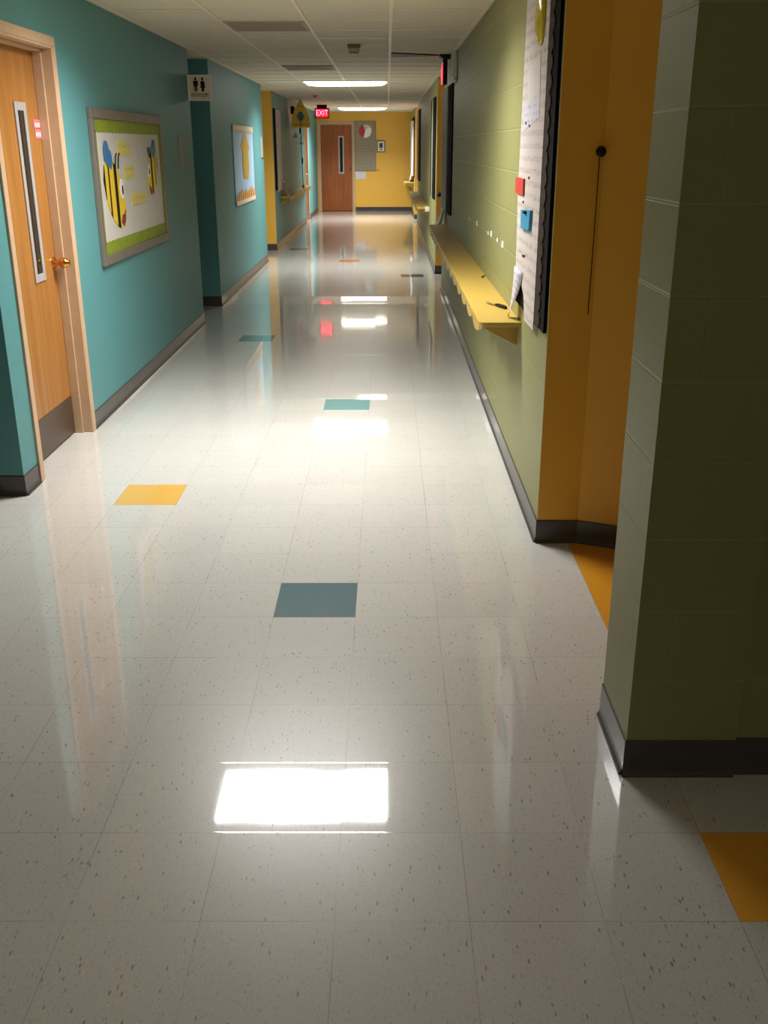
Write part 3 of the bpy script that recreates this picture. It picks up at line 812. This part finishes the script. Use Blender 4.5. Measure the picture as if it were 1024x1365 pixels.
# far notice board on the long wall
t = paper_board('bulletin_board', 'notice board of grey sheets at the far end of the long green wall', fR, M_DARK, 10.42, 11.85, .94, 2.215, .42, 26)
m = MB(); n = 24; pts = [(10.86, .95), (10.86, 2.21)]
for i in range(n*2+1): pts.append((11.85+.06*(i % 2), 2.21+(.95-2.21)*i/(n*2)))
m.poly(fR, pts, .020, .034); m.build('paper_sheet', plain('grey_paper', (112, 104, 92), .6, var=.2, scale=30), t)
m = MB(); n = 8; A = []; B = []
for i in range(n+1):
    q = i/n; A.append(m.b.verts.new(fR(11.2, .98-.24*q, .034+.09*q*q))); B.append(m.b.verts.new(fR(11.75+.1*q, .98-.24*q, .034+.10*q*q)))
for i in range(n): m.b.faces.new((A[i], A[i+1], B[i+1], B[i]))
o = m.build('hanging_sheet', plain('dull_grey_paper', (124, 122, 116), .6), t, smooth=True); o.modifiers.new('thick', 'SOLIDIFY').thickness = .0012

# boards over the middle and last shelves
t = paper_board('bulletin_board', 'dark-edged notice board at the near end of the middle right wall', fR, M_DARK, 14.05, 15.4, .92, 2.25, .45, 24)
m = MB(); m.slab(fR, 14.52, 14.85, .95, 2.235, .020, .024); m.build('paper_sheet', plain('tan_grey_paper', (132, 122, 104), .7), t)
t = paper_board('bulletin_board', 'dark notice board at the far end of the middle right wall', fR, M_DARK, 20.3, 22.1, .95, 2.31, .9, 24)
m = MB(); m.slab(fR, 21.2, 22.05, .98, 2.29, .020, .024); m.build('paper_sheet', plain('olive_paper', (120, 108, 74), .6), t)
t = paper_board('bulletin_board', 'white-papered notice board over the farthest right shelf', fR, M_DARK, 24.6, 27.0, .9, 2.28, .5, 24)
m = MB(); m.slab(fR, 25.1, 26.95, .95, 2.2, .020, .055); m.build('paper_sheet', M_PAPER, t)
m = MB(); A = []; B = []
for i in range(7):
    q = i/6; A.append(m.b.verts.new(fR(25.2, 1.1-.27*q, .055+.05*q*q))); B.append(m.b.verts.new(fR(26.6, 1.1-.27*q, .055+.05*q*q)))
for i in range(6): m.b.faces.new((A[i], A[i+1], B[i+1], B[i]))
o = m.build('hanging_sheet', M_PAPER, t, smooth=True); o.modifiers.new('thick', 'SOLIDIFY').thickness = .0012

# white paper hanging over the end of the middle shelf
m = MB(); x0, x1 = .585, .652
prof = [(16.10, .7485), (15.90, .7485), (15.838, .7465), (15.830, .72), (15.832, .685)]
A = [m.b.verts.new((x0, y, z)) for y, z in prof]; B = [m.b.verts.new((x1, y, z+.002)) for y, z in prof]
for i in range(len(prof)-1): m.b.faces.new((A[i], B[i], B[i+1], A[i+1]))
o = m.build('loose_paper', M_PAPER, smooth=False); o.modifiers.new('thick', 'SOLIDIFY').thickness = .001
tag(o, 'white paper hanging over the near end of the middle shelf', 'paper')

# knob and cord in the near ochre recess
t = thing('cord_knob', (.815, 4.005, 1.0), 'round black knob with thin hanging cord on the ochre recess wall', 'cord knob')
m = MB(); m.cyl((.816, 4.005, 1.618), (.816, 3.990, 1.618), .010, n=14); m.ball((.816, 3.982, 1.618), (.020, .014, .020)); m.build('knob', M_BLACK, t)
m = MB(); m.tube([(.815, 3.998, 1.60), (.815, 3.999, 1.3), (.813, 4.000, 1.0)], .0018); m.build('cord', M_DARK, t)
# small black latch in the second recess
t = thing('door_latch', (.70, 13.69, 1.02), 'small black knob in the middle ochre recess', 'knob')
m = MB(); m.cyl((.690, 13.69, 1.03), (.690, 13.665, 1.03), .03, n=16); m.build('latch_rose', M_BLACK, t)
m = MB(); m.ball((.690, 13.655, 1.03), .026); m.build('latch_knob', M_BLACK, t)

# ------------------------------------------------------------------ end wall things
fE = E_(YE)
t = thing('bulletin_board', (-.575, YE, 1.01), 'tan notice board with a beach ball cutout beside the end door', 'notice board')
u0, u1, v0, v1 = -.852, -.289, 1.012, 2.243
m = MB(); m.slab(fE, u0, u1, v0, v1, 0, .012); m.build('board_panel', M_BOARD, t)
m = MB(); k = .018
m.slab(fE, u0, u1, v0, v0+k, .012, .022); m.slab(fE, u0, u1, v1-k, v1, .012, .022); m.slab(fE, u0, u0+k, v0+k, v1-k, .012, .022); m.slab(fE, u1-k, u1, v0+k, v1-k, .012, .022)
m.build('board_frame', M_GREYF, t)
m = MB(); cx, cz, r = -.572, 2.005, .165
seg = [(pi*.62, pi*1.42, 1), (pi*1.42, pi*1.95, 0), (pi*-.05, pi*.22, 0), (pi*.22, pi*.42, 2), (pi*.42, pi*.62, 3)]
for a0, a1, mi in seg: m.ell(fE, cx, cz, r, r, .012, .018, mi, 14, a0, a1, True)
ball = m.build('beach_ball_cutout', [M_WHITE, plain('deep_red_card', (176, 34, 48), .5), plain('soft_yellow_card', (216, 206, 120), .5), plain('lavender_card', (150, 160, 200), .5)], t)
tag(ball, 'round beach ball cutout in red, white and yellow')
m = MB(); m.ell(fE, cx-.01, cz+.12, .022, .022, .018, .021, 0, 16); m.build('ball_cap', M_WHITE, ball)

t = thing('picture_frame', (-.16, YE, 1.48), 'small framed picture on the yellow end wall', 'picture frame')
u0, u1, v0, v1 = -.268, -.050, 1.482, 1.772
m = MB(); k = .022
m.slab(fE, u0, u1, v0, v0+k, 0, .022); m.slab(fE, u0, u1, v1-k, v1, 0, .022); m.slab(fE, u0, u0+k, v0+k, v1-k, 0, .022); m.slab(fE, u1-k, u1, v0+k, v1-k, 0, .022)
m.build('frame_moulding', plain('dark_olive_wood', (88, 80, 48), .5), t)
m = MB(); m.slab(fE, u0+k, u1-k, v0+k, v1-k, 0, .010); m.build('picture_mount', M_WHITE, t)
m = MB(); m.slab(fE, u0+.062, u1-.062, v0+.105, v1-.062, .010, .012); m.ell(fE, (u0+u1)/2, v0+.068, .03, .018, .010, .0115, 0, 16)
m.build('picture_print', plain('dark_violet_print', (66, 58, 72), .5), t)

m = MB(); m.slab(fE, -.835, -.560, .812, 1.005, 0, .004)
tag(m.build('notice_sheet', m_print('pale_violet_notice', (216, 208, 214), (150, 140, 160), .04, .5, .5)), 'white notice sheet under the board by the end door', 'notice')
t = thing('coat_hook', (-.24, YE, 1.03), 'tiny dark hook at the lower corner of the end wall board', 'hook')
m = MB(); m.cyl((-.240, YE, 1.035), (-.240, YE-.006, 1.035), .018, n=16); m.build('hook_plate', M_DARK, t)
m = MB(); m.tube([(-.240, YE-.006, 1.035), (-.240, YE-.03, 1.03), (-.240, YE-.035, 1.045)], .006); m.build('hook_prong', M_DARK, t)

# ------------------------------------------------------------------ camera
F, PIT, YAW, ROLL, H = 1306.25, .3576, -.0038, -.0025, 1.64
def ray(a, b):
    cr, sr = cos(-ROLL), sin(-ROLL); a, b = a*cr-b*sr, a*sr+b*cr
    d, u = 1.0, -b
    y = d*cos(PIT)+u*sin(PIT); z = -d*sin(PIT)+u*cos(PIT)
    cy, sy = cos(-YAW), sin(-YAW)
    return Vector((a*cy-y*sy, a*sy+y*cy, z))
fwd = ray(0, 0); right = ray(1, 0)-fwd; up = ray(0, -1)-fwd
cd = bpy.data.cameras.new('camera'); cam = bpy.data.objects.new('camera', cd); COL.objects.link(cam)
cam.matrix_world = Matrix(((right.x, up.x, -fwd.x, 0), (right.y, up.y, -fwd.y, 0), (right.z, up.z, -fwd.z, H), (0, 0, 0, 1)))
cd.sensor_fit = 'VERTICAL'; cd.sensor_height = 36.0; cd.lens = 36.0*F/1365.0
cd.clip_start = .05; cd.clip_end = 100
SC.camera = cam

# ------------------------------------------------------------------ world and view
w = bpy.data.worlds.new('world'); SC.world = w; w.use_nodes = True
w.node_tree.nodes['Background'].inputs[0].default_value = (.02, .02, .02, 1)
w.node_tree.nodes['Background'].inputs[1].default_value = 0.0
vs = SC.view_settings
SC.display_settings.display_device = 'sRGB'
vs.view_transform = 'Standard'; vs.look = 'None'; vs.exposure = 0.17; vs.gamma = 1.0
vs.use_curve_mapping = False
